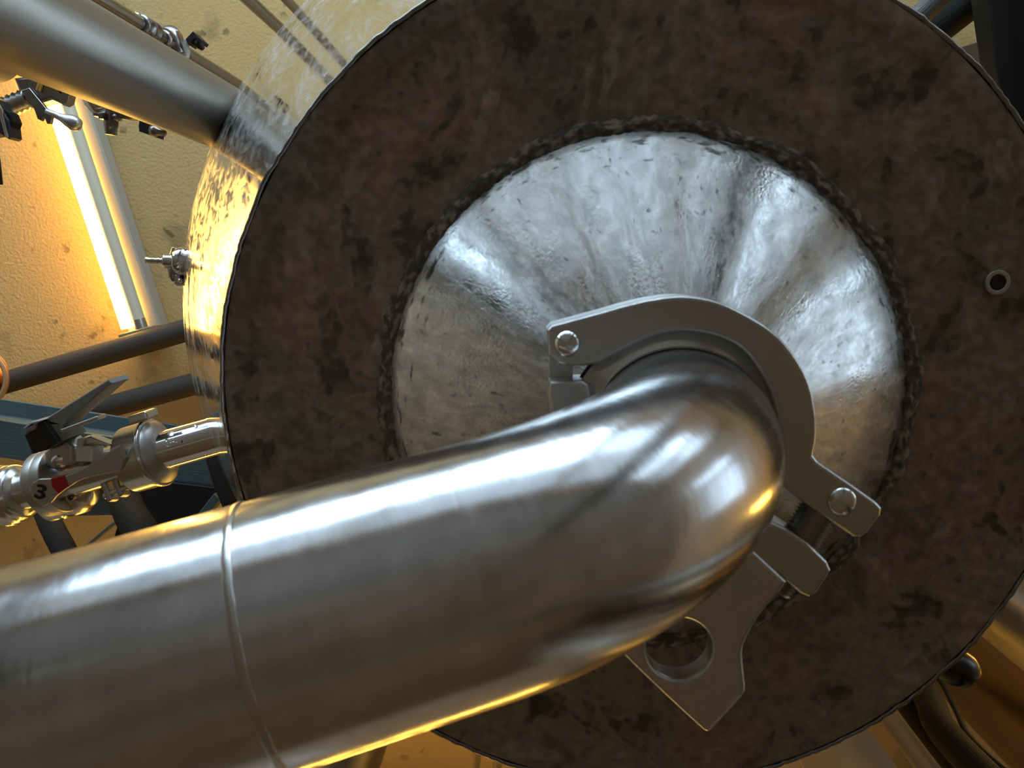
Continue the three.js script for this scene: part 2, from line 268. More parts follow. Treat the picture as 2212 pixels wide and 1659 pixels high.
// ---------------------------------------------------------------- outlet pipe with elbow
const pipe = thing('outlet_pipe', 'thick brushed steel pipe bending from the cone outlet across the foreground', 'pipe', [0, -0.134, 0]);
const PA = -166.56 * Math.PI / 180, PD = new THREE.Vector3(Math.cos(PA), 0, Math.sin(PA)), PR = 0.0524, CLR = 0.1432, EY = -0.1364, BEND = 1.3478;
{
  class Bend extends THREE.Curve { getPoint(t, o = new THREE.Vector3()) { const a = t * BEND; return o.copy(PD).multiplyScalar(CLR * (1 - Math.cos(a))).add(new THREE.Vector3(0, EY - CLR * Math.sin(a) + 0.134, 0)); } }
  mesh('elbow', new THREE.TubeGeometry(new Bend(), 96, PR, 96), M.pipe, pipe);
  const a = PD.clone().multiplyScalar(CLR * (1 - Math.cos(BEND))).add(new THREE.Vector3(0, EY - CLR * Math.sin(BEND) + 0.134, 0));
  const dir = PD.clone().multiplyScalar(Math.sin(BEND)).add(new THREE.Vector3(0, -Math.cos(BEND), 0)), b = a.clone().addScaledVector(dir, 2.4);
  const run = new THREE.TubeGeometry(new THREE.LineCurve3(a, b), 120, PR, 96), uv = run.attributes.uv; for (let i = 0; i < uv.count; i++) uv.setX(i, uv.getX(i) * 12);
  mesh('straight_run', run, M.pipe, pipe);
  const bead = new THREE.TorusGeometry(PR, 0.0009, 10, 160), p = bead.attributes.position;
  for (let i = 0; i < p.count; i++) { const th = Math.atan2(p.getY(i), p.getX(i)), q = 1 + 0.006 * noise(th * 9, 3, p.getZ(i) * 300); p.setXY(i, p.getX(i) * q, p.getY(i) * q); }
  bead.scale(0.992, 0.992, 2.2); bead.computeVertexNormals();
  bead.applyQuaternion(new THREE.Quaternion().setFromUnitVectors(new THREE.Vector3(0, 0, 1), dir)).translate(a.x + dir.x * 0.082, a.y + dir.y * 0.082, a.z + dir.z * 0.082);
  mesh('weld_seam', bead, M.weld, pipe);
  mesh('pipe_ferrule', lathe([[0.0478, -0.0006], [0.0655, -0.0006], [0.0655, -0.003], [0.0545, -0.007], [0.0528, -0.009]], 96), M.steel, pipe);
}
single('gasket', lathe([[0.048, -0.1345], [0.067, -0.1345], [0.067, -0.1312], [0.048, -0.1312], [0.048, -0.1345]], 96), M.gasket, 'black rubber gasket between the two outlet flanges', 'gasket');

// ---------------------------------------------------------------- clamp round the outlet
const CF = -0.147, CB = -0.119;                                           // lower and upper face of the jaws
const clamp = thing('outlet_clamp', 'heavy cast steel clamp with wing nut closing the outlet joint', 'clamp', [0, 0, 0]);
const upperJaw = mesh('jaw', plate([[-0.0772, 0.0634], [-0.0749, 0.0660], [-0.0464, 0.0738], [-0.0436, 0.0746], [-0.0397, 0.0758], [-0.0352, 0.0771], [-0.0310, 0.0782], [-0.0273, 0.0791], [-0.0237, 0.0800], [-0.0200, 0.0807], [-0.0162, 0.0813], [-0.0124, 0.0819], [-0.0086, 0.0824], [-0.0046, 0.0827], [-0.0004, 0.0826], [0.0040, 0.0823], [0.0087, 0.0816], [0.0134, 0.0807], [0.0181, 0.0793], [0.0229, 0.0776], [0.0277, 0.0754], [0.0324, 0.0730], [0.0368, 0.0707], [0.0408, 0.0684], [0.0446, 0.0661], [0.0480, 0.0636], [0.0514, 0.0609], [0.0546, 0.0579], [0.0576, 0.0546], [0.0605, 0.0512], [0.0631, 0.0477], [0.0655, 0.0441], [0.0677, 0.0405], [0.0697, 0.0367], [0.0714, 0.0328], [0.0729, 0.0285], [0.0741, 0.0239], [0.0751, 0.0194], [0.0759, 0.0153], [0.0764, 0.0117], [0.0767, 0.0085], [0.0769, 0.0056], [0.0769, 0.0027], [0.0768, -0.0004], [0.0764, -0.0035], [0.0760, -0.0063], [0.0758, -0.0082], [0.0786, -0.0117], [0.0983, -0.0249], [0.1131, -0.0354], [0.1166, -0.0390], [0.1164, -0.0440], [0.1097, -0.0536], [0.1063, -0.0570], [0.1021, -0.0570], [0.0811, -0.0428], [0.0618, -0.0291], [0.0570, -0.0237], [0.0581, -0.0100], [0.0578, -0.0071], [0.0574, -0.0030], [0.0569, 0.0017], [0.0562, 0.0063], [0.0553, 0.0109], [0.0542, 0.0157], [0.0530, 0.0205], [0.0515, 0.0250], [0.0497, 0.0290], [0.0477, 0.0329], [0.0455, 0.0365], [0.0432, 0.0400], [0.0409, 0.0434], [0.0386, 0.0466], [0.0360, 0.0496], [0.0331, 0.0522], [0.0300, 0.0546], [0.0266, 0.0566], [0.0229, 0.0583], [0.0189, 0.0597], [0.0145, 0.0609], [0.0096, 0.0619], [0.0047, 0.0625], [0.0003, 0.0628], [-0.0035, 0.0628], [-0.0069, 0.0624], [-0.0102, 0.0618], [-0.0136, 0.0609], [-0.0171, 0.0597], [-0.0207, 0.0582], [-0.0242, 0.0565], [-0.0276, 0.0549], [-0.0308, 0.0532], [-0.0338, 0.0515], [-0.0368, 0.0498], [-0.0397, 0.0483], [-0.0425, 0.0469], [-0.0453, 0.0455], [-0.0480, 0.0444], [-0.0508, 0.0435], [-0.0538, 0.0429], [-0.0567, 0.0425], [-0.0597, 0.0424], [-0.0623, 0.0424], [-0.0648, 0.0427], [-0.0673, 0.0432], [-0.0693, 0.0438], [-0.0707, 0.0442], [-0.0763, 0.0486]], CF, CB, 0.0027), M.clamp, clamp);
mesh('jaw', plate([[-0.0756, 0.0338], [-0.0567, 0.0344], [-0.0535, 0.0323], [-0.0524, 0.0280], [-0.0516, 0.0252], [-0.0505, 0.0211], [-0.0492, 0.0165], [-0.0479, 0.0122], [-0.0467, 0.0085], [-0.0455, 0.0049], [-0.0441, 0.0012], [-0.0424, -0.0027], [-0.0403, -0.0070], [-0.0381, -0.0116], [-0.0356, -0.0161], [-0.0327, -0.0205], [-0.0294, -0.0246], [-0.0257, -0.0287], [-0.0218, -0.0324], [-0.0176, -0.0356], [-0.0131, -0.0382], [-0.0083, -0.0402], [-0.0034, -0.0418], [0.0014, -0.0426], [0.0061, -0.0427], [0.0109, -0.0421], [0.0155, -0.0409], [0.0199, -0.0396], [0.0244, -0.0378], [0.0289, -0.0354], [0.0328, -0.0332], [0.0355, -0.0316], [0.0463, -0.0362], [0.0544, -0.0481], [0.0631, -0.0519], [0.0755, -0.0602], [0.0877, -0.0719], [0.0904, -0.0776], [0.0830, -0.0914], [0.0789, -0.0944], [0.0743, -0.0927], [0.0593, -0.0803], [0.0433, -0.0709], [0.0267, -0.0728], [0.0227, -0.0730], [0.0170, -0.0733], [0.0105, -0.0734], [0.0043, -0.0732], [-0.0016, -0.0725], [-0.0076, -0.0716], [-0.0135, -0.0703], [-0.0194, -0.0684], [-0.0251, -0.0659], [-0.0308, -0.0628], [-0.0363, -0.0593], [-0.0413, -0.0556], [-0.0460, -0.0515], [-0.0503, -0.0470], [-0.0543, -0.0423], [-0.0578, -0.0375], [-0.0608, -0.0325], [-0.0633, -0.0273], [-0.0655, -0.0220], [-0.0675, -0.0167], [-0.0694, -0.0112], [-0.0711, -0.0056], [-0.0726, -0.0001], [-0.0738, 0.0052], [-0.0748, 0.0106], [-0.0755, 0.0161], [-0.0760, 0.0208], [-0.0764, 0.0241]], CF, CB, 0.0027), M.clamp, clamp);
mesh('hinge_link', plate([[-0.0756, 0.0513], [-0.0610, 0.0500], [-0.0617, 0.0244], [-0.0759, 0.0243]], -0.131, -0.121, 0.001), M.cast, clamp);
const dome = (c, r, h) => moved(lathe([...Array(14).keys()].map((k) => { const t = Math.PI / 2 * k / 13; return [Math.max(1e-5, r * Math.sin(t)), -h * Math.cos(t)]; }), 40), c);
mesh('rivet', dome([-0.0656, -0.1470, 0.0555], 0.0078, 0.006), M.rivet, upperJaw);
mesh('rivet', dome([0.0932, -0.1470, -0.0351], 0.0085, 0.0045), M.rivet, upperJaw);
{
  const a = [0.0936, -0.1330, -0.0302], b = [0.0611, -0.1330, -0.0940], pts = [], L = V(a).distanceTo(V(b));
  for (let k = 0, n = 60; k <= n; k++) pts.push([k % 2 ? 0.0098 : 0.0118, L * k / n]);
  mesh('bolt', spin(a, b, pts, 32), M.thread, clamp);
  const w = mesh('wing_nut', plate([[0.0644, -0.0835], [0.0615, -0.0887], [0.0570, -0.0945], [0.0527, -0.1004], [0.0490, -0.1062], [0.0455, -0.1127], [0.0429, -0.1186], [0.0412, -0.1239], [0.0406, -0.1286], [0.0412, -0.1345], [0.0424, -0.1428], [0.0435, -0.1499], [0.0434, -0.1535], [0.0417, -0.1569], [0.0349, -0.1658], [0.0281, -0.1744], [0.0239, -0.1797], [0.0220, -0.1807], [0.0197, -0.1798], [0.0108, -0.1715], [-0.0007, -0.1606], [-0.0121, -0.1494], [-0.0234, -0.1382], [-0.0324, -0.1289], [-0.0370, -0.1231], [-0.0379, -0.1201], [-0.0371, -0.1166], [-0.0318, -0.1094], [-0.0254, -0.1029], [-0.0206, -0.0988], [-0.0158, -0.0961], [-0.0099, -0.0942], [-0.0034, -0.0933], [0.0030, -0.0908], [0.0088, -0.0870], [0.0145, -0.0818], [0.0207, -0.0745], [0.0283, -0.0648], [0.0348, -0.0563]], -0.150, -0.133, 0.003, [[...[[0.0032, -0.1270]][0], 0.0195]]), M.wing, clamp);
  w.userData.label = 'wing nut with a round eye and blunt pointed end';
}

// ---------------------------------------------------------------- ceiling lamps
function lamp(a, b, side, label, top = CEIL) {      // a, b: ends of the lit tube; the second, dark tube hangs beside it
  const t = thing('fluorescent_lamp', label, 'lamp', [(a[0] + b[0]) / 2, top, (a[2] + b[2]) / 2]);
  const o = t.position, L = V(a).distanceTo(V(b)), d = V(b).sub(V(a)).normalize(), s = new THREE.Vector3(0, 1, 0).cross(d).multiplyScalar(side);
  const at = (u, v, y) => [d.x * u + s.x * v, y, d.z * u + s.z * v];
  mesh('housing', box(at(-L / 2 - 0.01, 0.033, -0.028), at(L / 2 + 0.01, 0.033, -0.028), 0.105, 0.056, 0.006), M.lampWhite, t);
  mesh('lit_tube', rod(at(-L / 2 + 0.012, 0, -0.085), at(L / 2 - 0.012, 0, -0.085), 0.019, 0.019, 24), M.glow, t);
  mesh('dark_tube', rod(at(-L / 2 + 0.012, 0.041, -0.085), at(L / 2 - 0.012, 0.041, -0.085), 0.019, 0.019, 24), M.tubeGlass, t);
  for (const e of [-1, 1]) {
    mesh('end_plate', box(at(e * (L / 2 + 0.006), -0.026, -0.054), at(e * (L / 2 + 0.006), 0.085, -0.054), 0.012, 0.105, 0.004), M.lampEnd, t);
    mesh('tube_cap', rod(at(e * (L / 2 - 0.03), 0.041, -0.085), at(e * (L / 2), 0.041, -0.085), 0.0195, 0.0195, 24), M.cast, t);
  }
  if (top < CEIL) for (const e of [-1, 1]) mesh('hanger', rod(at(e * L * 0.35, 0.033, -0.005), at(e * L * 0.35, 0.033, CEIL - top), 0.005), M.cast, t);  // added hangers: the unseen lamps hang low to light the ceiling
  const l = new THREE.RectAreaLight(LAMP, LAMP_POWER * (top < CEIL ? 0.35 : 0.75), 0.04, L - 0.1); l.name = 'lamp_light'; l.castShadow = true;
  // lies along the tube just below it and shines down and outwards
  const down = at(0, -0.6, -1), z = new THREE.Vector3(-down[0], -down[1], -down[2]).normalize(), y = d.clone(), x = y.clone().cross(z).normalize();
  l.quaternion.setFromRotationMatrix(new THREE.Matrix4().makeBasis(x, y, z));
  l.position.set(o.x, top - 0.085, o.z).addScaledVector(z, -0.024);
  scene.add(l);
}
lamp([-1.3408, 1.6650, -0.0936], [-1.6135, 1.6650, 0.9588], 1, 'glowing warm fluorescent batten lamp left of the tank on the tan ceiling');
lamp([0.6, 0, -2.75], [-0.75, 0, -2.7], -1, 'hanging fluorescent lamp out of view at the far end of the room', 1.3);
lamp([-0.2, 0, -1.7], [-1.5, 0, -1.6], -1, 'added hanging fluorescent lamp, unseen, brightening the ceiling behind the lower pipe run', 1.32);  // unseen lamp added to brighten the ceiling on this side
lamp([0.95, 0, -0.38], [3.0, 0, -0.85], 1, 'hanging fluorescent lamp out of view on the far side of the tank', 1.3);

// ---------------------------------------------------------------- pipes under the ceiling
single('insulated_pipe', rod([-2.1284, 1.6200, -0.3631], [-0.8299, 1.6200, 0.0039], 0.034, 0.034, 40), M.foam, 'black foam-sleeved pipe running just below the end of the lamp', 'pipe', 'foam-sleeved ceiling pipes');
single('insulated_pipe', rod([-2.1499, 1.6200, -0.5219], [-0.8096, 1.6200, -0.1619], 0.034, 0.034, 40), M.foam, 'black foam-sleeved pipe passing behind the grey valve handle', 'pipe', 'foam-sleeved ceiling pipes');

// upright service pipes beside the tank leg
const upright = (p, r, y0 = FLOOR, y1 = CEIL) => moved(lathe([[0.0001, y0], [r, y0], [r, 0], [r, y1 * 0.6], [r, y1], [0.0001, y1]], 32), [p[0], 0, p[2]]);
single('service_pipe', upright([-0.6376, 1.0000, 0.6038], 0.0125), M.darkSteel, 'thin dark upright pipe nearer to the tank leg, at the top of the photo', 'pipe', 'upright service pipes');
single('service_pipe', upright([-0.5876, 1.0000, 0.6275], 0.0095), M.darkSteel, 'thinner dark upright pipe close beside another, at the top of the photo', 'pipe', 'upright service pipes');
{
  const c = [-0.7388, 1.0000, 0.4943], T3 = thing('valve_pipe', 'slim upright steel pipe with a valve, just behind the tank leg', 'pipe', [c[0], FLOOR, c[2]]);
  const Y = (y) => y - FLOOR, L = (pts, m, n, p = T3) => mesh(n, lathe(pts.map(([r, y]) => [r, Y(y)]), 40), m, p);
  L([[0.0001, FLOOR], [0.0115, FLOOR], [0.0115, CEIL], [0.0001, CEIL]], M.darkSteel, 'tube');
  L([[0.012, 0.775], [0.018, 0.78], [0.018, 0.80], [0.013, 0.805], [0.013, 0.83], [0.012, 0.84]], M.darkSteel, 'coupling');
  L([[0.012, 0.70], [0.017, 0.702], [0.017, 0.708], [0.013, 0.71], [0.013, 0.72], [0.017, 0.722], [0.017, 0.728], [0.013, 0.73], [0.014, 0.74], [0.017, 0.742], [0.017, 0.748], [0.0125, 0.75]], M.darkSteel, 'ribbed_union');
}
{
  const v = thing('disc_valve', 'round dark valve body with black handle, peeping over the tank leg', 'valve', [-0.7389, 0.8000, 0.4949]);
  const o = [v.position.x, v.position.y, v.position.z], rel = (a) => [a[0] - o[0], a[1] - o[1], a[2] - o[2]];
  mesh('body', spin(rel([-0.7490, 0.8000, 0.5058]), rel([-0.7435, 0.8300, 0.4861]), [[0.0001, 0], [0.020, 0], [0.027, 0.002], [0.028, 0.006], [0.028, 0.018], [0.022, 0.022], [0.020, 0.024], [0.0001, 0.024]], 40), M.darkSteel, v);
  mesh('stem', spin(rel([-0.7440, 0.7900, 0.5043]), rel([-0.7286, 0.7900, 0.4873]), [[0.0001, -0.012], [0.009, -0.012], [0.009, 0.02], [0.0001, 0.02]], 24), M.steel, v);
  mesh('flange', spin(rel([-0.7321, 0.8000, 0.5087]), rel([-0.7230, 0.8000, 0.4730]), [[0.0001, 0], [0.012, 0], [0.012, 0.036], [0.0001, 0.036]], 32), M.darkSteel, v);
  mesh('gasket', plate([[-0.7119, 0.5000], [-0.7054, 0.4984], [-0.7087, 0.4868], [-0.7065, 0.4821], [-0.7098, 0.4698], [-0.7181, 0.4714], [-0.7210, 0.4776]], 0.80, 0.812, 0.001).translate(-o[0], -o[1], -o[2]), M.white, v);
  mesh('handle', plate([[-0.7047, 0.4961], [-0.6905, 0.5090], [-0.6757, 0.4942], [-0.6802, 0.4896], [-0.6880, 0.4974], [-0.7003, 0.4867]], 0.79, 0.82, 0.001).translate(-o[0], -o[1], -o[2]), M.blackPlastic, v);
  mesh('knob', spin(rel([-0.6890, 0.8000, 0.4943]), rel([-0.6759, 0.8000, 0.4787]), [[0.0001, 0], [0.009, 0], [0.008, 0.008], [0.004, 0.016], [0.0001, 0.018]], 24), M.blackPlastic, v);
}
{
  const v = thing('pipe_clamp', 'small bolted clamp on the upright pipe, left of the round valve', 'clamp', [-0.7500, 0.7000, 0.4985]);
  const o = [v.position.x, v.position.y, v.position.z], rel = (a) => [a[0] - o[0], a[1] - o[1], a[2] - o[2]];
  mesh('band', spin(rel([-0.7545, 0.6900, 0.4976]), rel([-0.7498, 0.7200, 0.4924]), [[0.013, 0], [0.017, 0.001], [0.018, 0.006], [0.017, 0.011], [0.013, 0.012]], 32), M.darkSteel, v);
  mesh('bolt', spin(rel([-0.7700, 0.7000, 0.5094]), rel([-0.7382, 0.7000, 0.5019]), [[0.0001, 0], [0.004, 0], [0.004, 0.028], [0.0001, 0.028]], 20), M.darkSteel, v);
  mesh('nut', spin(rel([-0.7440, 0.7000, 0.5070]), rel([-0.7336, 0.7000, 0.5019]), [[0.0001, 0], [0.0065, 0], [0.0065, 0.008], [0.0001, 0.008]], 6), M.steel, v);
}

// ball valve with hose tail below the leg
{
  const v = thing('ball_valve', 'dark ball valve with a lever in front of the glowing lamp', 'valve', [-1.0723, 0.9500, 0.4409]);
  const o = [v.position.x, v.position.y, v.position.z], rel = (a) => [a[0] - o[0], a[1] - o[1], a[2] - o[2]], pl = (out, y0, y1, b = 0.002) => plate(out, y0, y1, b).translate(-o[0], -o[1], -o[2]);
  mesh('flange', spin(rel([-1.1731, 0.9500, 0.5163]), rel([-1.1277, 0.9500, 0.4546]), [[0.0001, 0], [0.05, 0.002], [0.056, 0.006], [0.056, 0.016], [0.05, 0.02], [0.045, 0.021], [0.045, 0.032], [0.038, 0.036], [0.0001, 0.036]], 48), M.darkSteel, v);
  mesh('body', pl([[-1.1213, 0.4704], [-1.0926, 0.4736], [-1.0652, 0.4646], [-1.0376, 0.4574], [-1.0196, 0.4484], [-1.0229, 0.4326], [-1.0334, 0.4221], [-1.0497, 0.4293], [-1.0692, 0.4241], [-1.0826, 0.4225], [-1.0969, 0.4314], [-1.1129, 0.4421]], 0.935, 0.975, 0.006), M.darkSteel, v);
  mesh('lever', pl([[-1.1023, 0.4446], [-1.0849, 0.4497], [-1.0684, 0.4286], [-1.0534, 0.4093], [-1.0434, 0.3969], [-1.0487, 0.3812], [-1.0562, 0.3812], [-1.0604, 0.3953], [-1.0669, 0.3866], [-1.0741, 0.3901], [-1.0797, 0.4095], [-1.0927, 0.4288]], 0.925, 0.934), M.darkSteel, v);
  mesh('handle', spin(rel([-1.0575, 0.9300, 0.4058]), rel([-1.0035, 0.9300, 0.3826]), [[0.0001, 0], [0.006, 0.001], [0.0065, 0.02], [0.008, 0.032], [0.0125, 0.046], [0.015, 0.058], [0.0125, 0.068], [0.006, 0.072], [0.0001, 0.073]], 32), M.cast, v);
  mesh('pin', spin(rel([-1.0696, 0.9300, 0.4443]), rel([-1.0608, 0.9300, 0.4668]), [[0.0001, 0], [0.005, 0], [0.005, 0.028], [0.0001, 0.028]], 20), M.brass, v);
  mesh('end_clamp', pl([[-1.0391, 0.4516], [-1.0188, 0.4479], [-1.0121, 0.4391], [-1.0174, 0.4234], [-1.0273, 0.4182], [-1.0338, 0.4288], [-1.0292, 0.4375]], 0.935, 0.96), M.darkSteel, v);
  const pts = [[0.0001, 0]]; for (let k = 0; k <= 10; k++) pts.push([k % 2 ? 0.0165 : 0.0205, k * 0.0062]); pts.push([0.0001, 0.063]);
  mesh('hose_tail', spin(rel([-1.1022, 0.9500, 0.4350]), rel([-1.1615, 0.9500, 0.4142]), pts, 32), M.cast, v);
}
{
  const v = thing('gas_hose', 'black hose with a steel strip, at the left edge below the ball valve', 'hose', [-1.0932, 0.8600, 0.3836]);
  const o = [v.position.x, v.position.y, v.position.z];
  mesh('sleeve', plate([[-1.1245, 0.4256], [-1.0991, 0.4120], [-1.0920, 0.3953], [-1.0799, 0.3734], [-1.0796, 0.3431], [-1.0853, 0.3397], [-1.1005, 0.3500], [-1.1335, 0.3451]], 0.85, 0.885, 0.004).translate(-o[0], -o[1], -o[2]), M.blackPlastic, v);
  mesh('collar', plate([[-1.0902, 0.3953], [-1.0783, 0.3885], [-1.0729, 0.3717], [-1.0774, 0.3633], [-1.0833, 0.3583], [-1.0871, 0.3735]], 0.855, 0.88, 0.003).translate(-o[0], -o[1], -o[2]), M.rubber, v);
  mesh('steel_strip', plate([[-1.0914, 0.4011], [-1.0879, 0.3928], [-1.0817, 0.3428], [-1.0863, 0.3411], [-1.0936, 0.3812]], 0.846, 0.85, 0.001).translate(-o[0], -o[1], -o[2]), M.steel, v);
}
single('wall_hose', hose([[-1.1802, 0.9500, 0.3300], [-1.1868, 0.9600, 0.3023], [-1.1938, 0.9700, 0.2703]], 0.004), M.blackPlastic, 'short black hose end at the left edge, beside the lamp glow', 'hose');
// small fittings peeping out under the leg
{
  const v = thing('needle_valve', 'small needle valve under the tank leg, right of the lamp', 'valve', [-0.7336, 0.5700, 0.3341]);
  const o = [v.position.x, v.position.y, v.position.z], rel = (a) => [a[0] - o[0], a[1] - o[1], a[2] - o[2]], pl = (out, y0, y1, b = 0.001) => plate(out, y0, y1, b).translate(-o[0], -o[1], -o[2]);
  mesh('funnel', spin(rel([-0.7548, 0.5700, 0.3574]), rel([-0.7395, 0.5700, 0.3388]), [[0.0001, 0], [0.013, 0.002], [0.017, 0.012], [0.016, 0.03], [0.01, 0.04], [0.0001, 0.042]], 28), M.shiny, v);
  mesh('bracket', pl([[-0.7449, 0.3335], [-0.7403, 0.3467], [-0.7317, 0.3480], [-0.7281, 0.3400], [-0.7298, 0.3201], [-0.7370, 0.3189], [-0.7389, 0.3215], [-0.7459, 0.3223]], 0.560, 0.590), M.darkSteel, v);
  mesh('bolt_head', pl([[-0.7320, 0.3242], [-0.7242, 0.3248], [-0.7250, 0.3162], [-0.7320, 0.3163]], 0.550, 0.570), M.darkSteel, v);
  mesh('bonnet', spin(rel([-0.7222, 0.5700, 0.3426]), rel([-0.7239, 0.5700, 0.3228]), [[0.0001, 0], [0.009, 0], [0.01, 0.03], [0.008, 0.046], [0.0001, 0.046]], 24), M.darkSteel, v);
  mesh('spindle', spin(rel([-0.7191, 0.5700, 0.3294]), rel([-0.6969, 0.5700, 0.3252]), [[0.0001, 0], [0.008, 0], [0.008, 0.02], [0.006, 0.036], [0.0001, 0.036]], 20), M.darkSteel, v);
  mesh('knob', spin(rel([-0.7166, 0.5700, 0.3254]), rel([-0.7146, 0.5700, 0.3160]), [[0.0001, 0], [0.008, 0.001], [0.008, 0.008], [0.0001, 0.01]], 20), M.darkSteel, v);
  mesh('mounting_stub', rod(rel([-0.7239, 0.5700, 0.3400]), [-0.636 - o[0], 0.57 - o[1], 0.36 - o[2]], 0.006), M.darkSteel, v);
}
{
  const v = thing('pipe_bracket', 'dark square pipe bracket with a bolt, under the tank leg', 'bracket', [-0.7268, 0.6900, 0.3293]);
  const o = [v.position.x, v.position.y, v.position.z], rel = (a) => [a[0] - o[0], a[1] - o[1], a[2] - o[2]];
  mesh('strap', plate([[-0.7392, 0.3404], [-0.7144, 0.3387], [-0.7167, 0.3285], [-0.7209, 0.3137], [-0.7285, 0.3167], [-0.7415, 0.3212], [-0.7416, 0.3301]], 0.680, 0.720, 0.001).translate(-o[0], -o[1], -o[2]), M.black, v);
  mesh('bolt', spin(rel([-0.7186, 0.6750, 0.3221]), rel([-0.7019, 0.6750, 0.3184]), [[0.0001, 0], [0.008, 0], [0.009, 0.008], [0.006, 0.014], [0.005, 0.024], [0.0001, 0.024]], 20), M.darkSteel, v);
  mesh('mounting_stub', rod(rel([-0.7314, 0.7000, 0.3385]), [-0.636 - o[0], 0.7 - o[1], 0.36 - o[2]], 0.006), M.darkSteel, v);
}

// sample cock on the tank wall
{
  const v = thing('sample_cock', 'small bright sample cock sticking out of the tank wall', 'valve', [-0.7118, 0.7400, 0.1063]);
  const o = [v.position.x, v.position.y, v.position.z], rel = (a) => [a[0] - o[0], a[1] - o[1], a[2] - o[2]];
  const a = rel([-0.7058, 0.7400, 0.1095]), b = rel([-0.7739, 0.7400, 0.1128]);
  const S = (n, m, pts, seg = 36) => mesh(n, spin(a, b, pts, seg), m, v);
  S('flange', M.shiny, [[0.012, -0.01], [0.0235, 0], [0.026, 0.003], [0.026, 0.012], [0.0225, 0.016], [0.012, 0.017]]);
  S('barrel', M.shiny, [[0.012, 0.015], [0.0125, 0.02], [0.0125, 0.036], [0.011, 0.038], [0.0001, 0.038]]);
  S('spout', M.steel, [[0.0001, 0.036], [0.0065, 0.037], [0.006, 0.043], [0.0045, 0.044], [0.0055, 0.047], [0.0055, 0.052], [0.0045, 0.053], [0.0052, 0.056], [0.0052, 0.072], [0.0001, 0.072]]);
  mesh('wing', spin(rel([-0.7287, 0.7400, 0.1144]), rel([-0.7260, 0.7400, 0.1289]), [[0.0001, 0], [0.0075, 0], [0.0045, 0.02], [0.003, 0.021], [0.0001, 0.021]], 20), M.shiny, v);
  mesh('wing', spin(rel([-0.7314, 0.7400, 0.0998]), rel([-0.7296, 0.7400, 0.0787]), [[0.0001, 0], [0.0085, 0], [0.0075, 0.016], [0.004, 0.024], [0.0001, 0.025]], 20), M.darkSteel, v);
  mesh('clamp_lug', plate([[-0.7232, 0.0868], [-0.7140, 0.0868], [-0.7150, 0.0722], [-0.7203, 0.0681], [-0.7251, 0.0714]], 0.73, 0.752, 0.001).translate(-o[0], -o[1], -o[2]), M.cast, v);
  mesh('lug_bolt', spin(rel([-0.7146, 0.7330, 0.0772]), rel([-0.6985, 0.7000, 0.0777]), [[0.0001, 0.006], [0.003, 0.005], [0.0048, 0.001], [0.0048, 0]], 20), M.shiny, v);
}

// ---------------------------------------------------------------- racking outlet with butterfly valve
const QA = [-0.5066, 0.3800, -0.1204], QB = [-0.8124, 0.3800, -0.2098];
{
  const v = thing('racking_pipe', 'short steel side pipe with water drops leaving the tank cone', 'pipe', QA), S = (n, m, pts, seg = 56, par = v) => mesh(n, spin([0, 0, 0], [QB[0] - QA[0], 0, QB[2] - QA[2]], pts, seg), m, par);
  S('tube', M.shiny, [[0.0255, -0.06], [0.0255, 0.076], [0.027, 0.078]]);
  S('ferrule', M.cast, [[0.0255, 0.074], [0.031, 0.0765], [0.0425, 0.082], [0.0425, 0.088], [0.0255, 0.088]]);
  for (const p of [[-0.5621, 0.3560, -0.1216], [-0.5535, 0.3560, -0.1221], [-0.5608, 0.3550, -0.1275], [-0.5414, 0.3560, -0.1232], [-0.5278, 0.3660, -0.1050], [-0.5173, 0.3660, -0.1422]]) mesh('water_drop', new THREE.SphereGeometry(0.0022, 12, 10).translate(p[0] - QA[0], p[1] - QA[1] - 0.002, p[2] - QA[2]), M.drop, v);
}
{
  const v = thing('racking_clamp', 'bright ring clamp joining the side pipe to its butterfly valve', 'clamp', along(QA, QB, 0.09)), S = (n, m, pts) => mesh(n, spin([0, 0, 0], [QB[0] - QA[0], 0, QB[2] - QA[2]], pts, 56), m, v);
  const o = [v.position.x, v.position.y, v.position.z], rel = (a) => [a[0] - o[0], a[1] - o[1], a[2] - o[2]];
  S('band', M.steel, [[0.034, -0.006], [0.045, -0.006], [0.0465, -0.004], [0.0465, 0.0], [0.0445, 0.002], [0.0445, 0.032], [0.043, 0.034], [0.03, 0.036]]);
  mesh('hinge_lug', box(rel([-0.6119, 0.3700, -0.0973]), rel([-0.5866, 0.3700, -0.0896]), 0.012, 0.03, 0.003), M.steel, v);
  mesh('lug', box(rel([-0.6577, 0.3700, -0.1825]), rel([-0.6425, 0.3600, -0.2060]), 0.009, 0.016, 0.003), M.cast, v);
  mesh('lug', box(rel([-0.6421, 0.3700, -0.1772]), rel([-0.6270, 0.3600, -0.1994]), 0.009, 0.016, 0.003), M.cast, v);
  mesh('bolt', rod(rel([-0.6545, 0.3600, -0.1998]), rel([-0.6222, 0.3600, -0.1867]), 0.004), M.shiny, v);
}
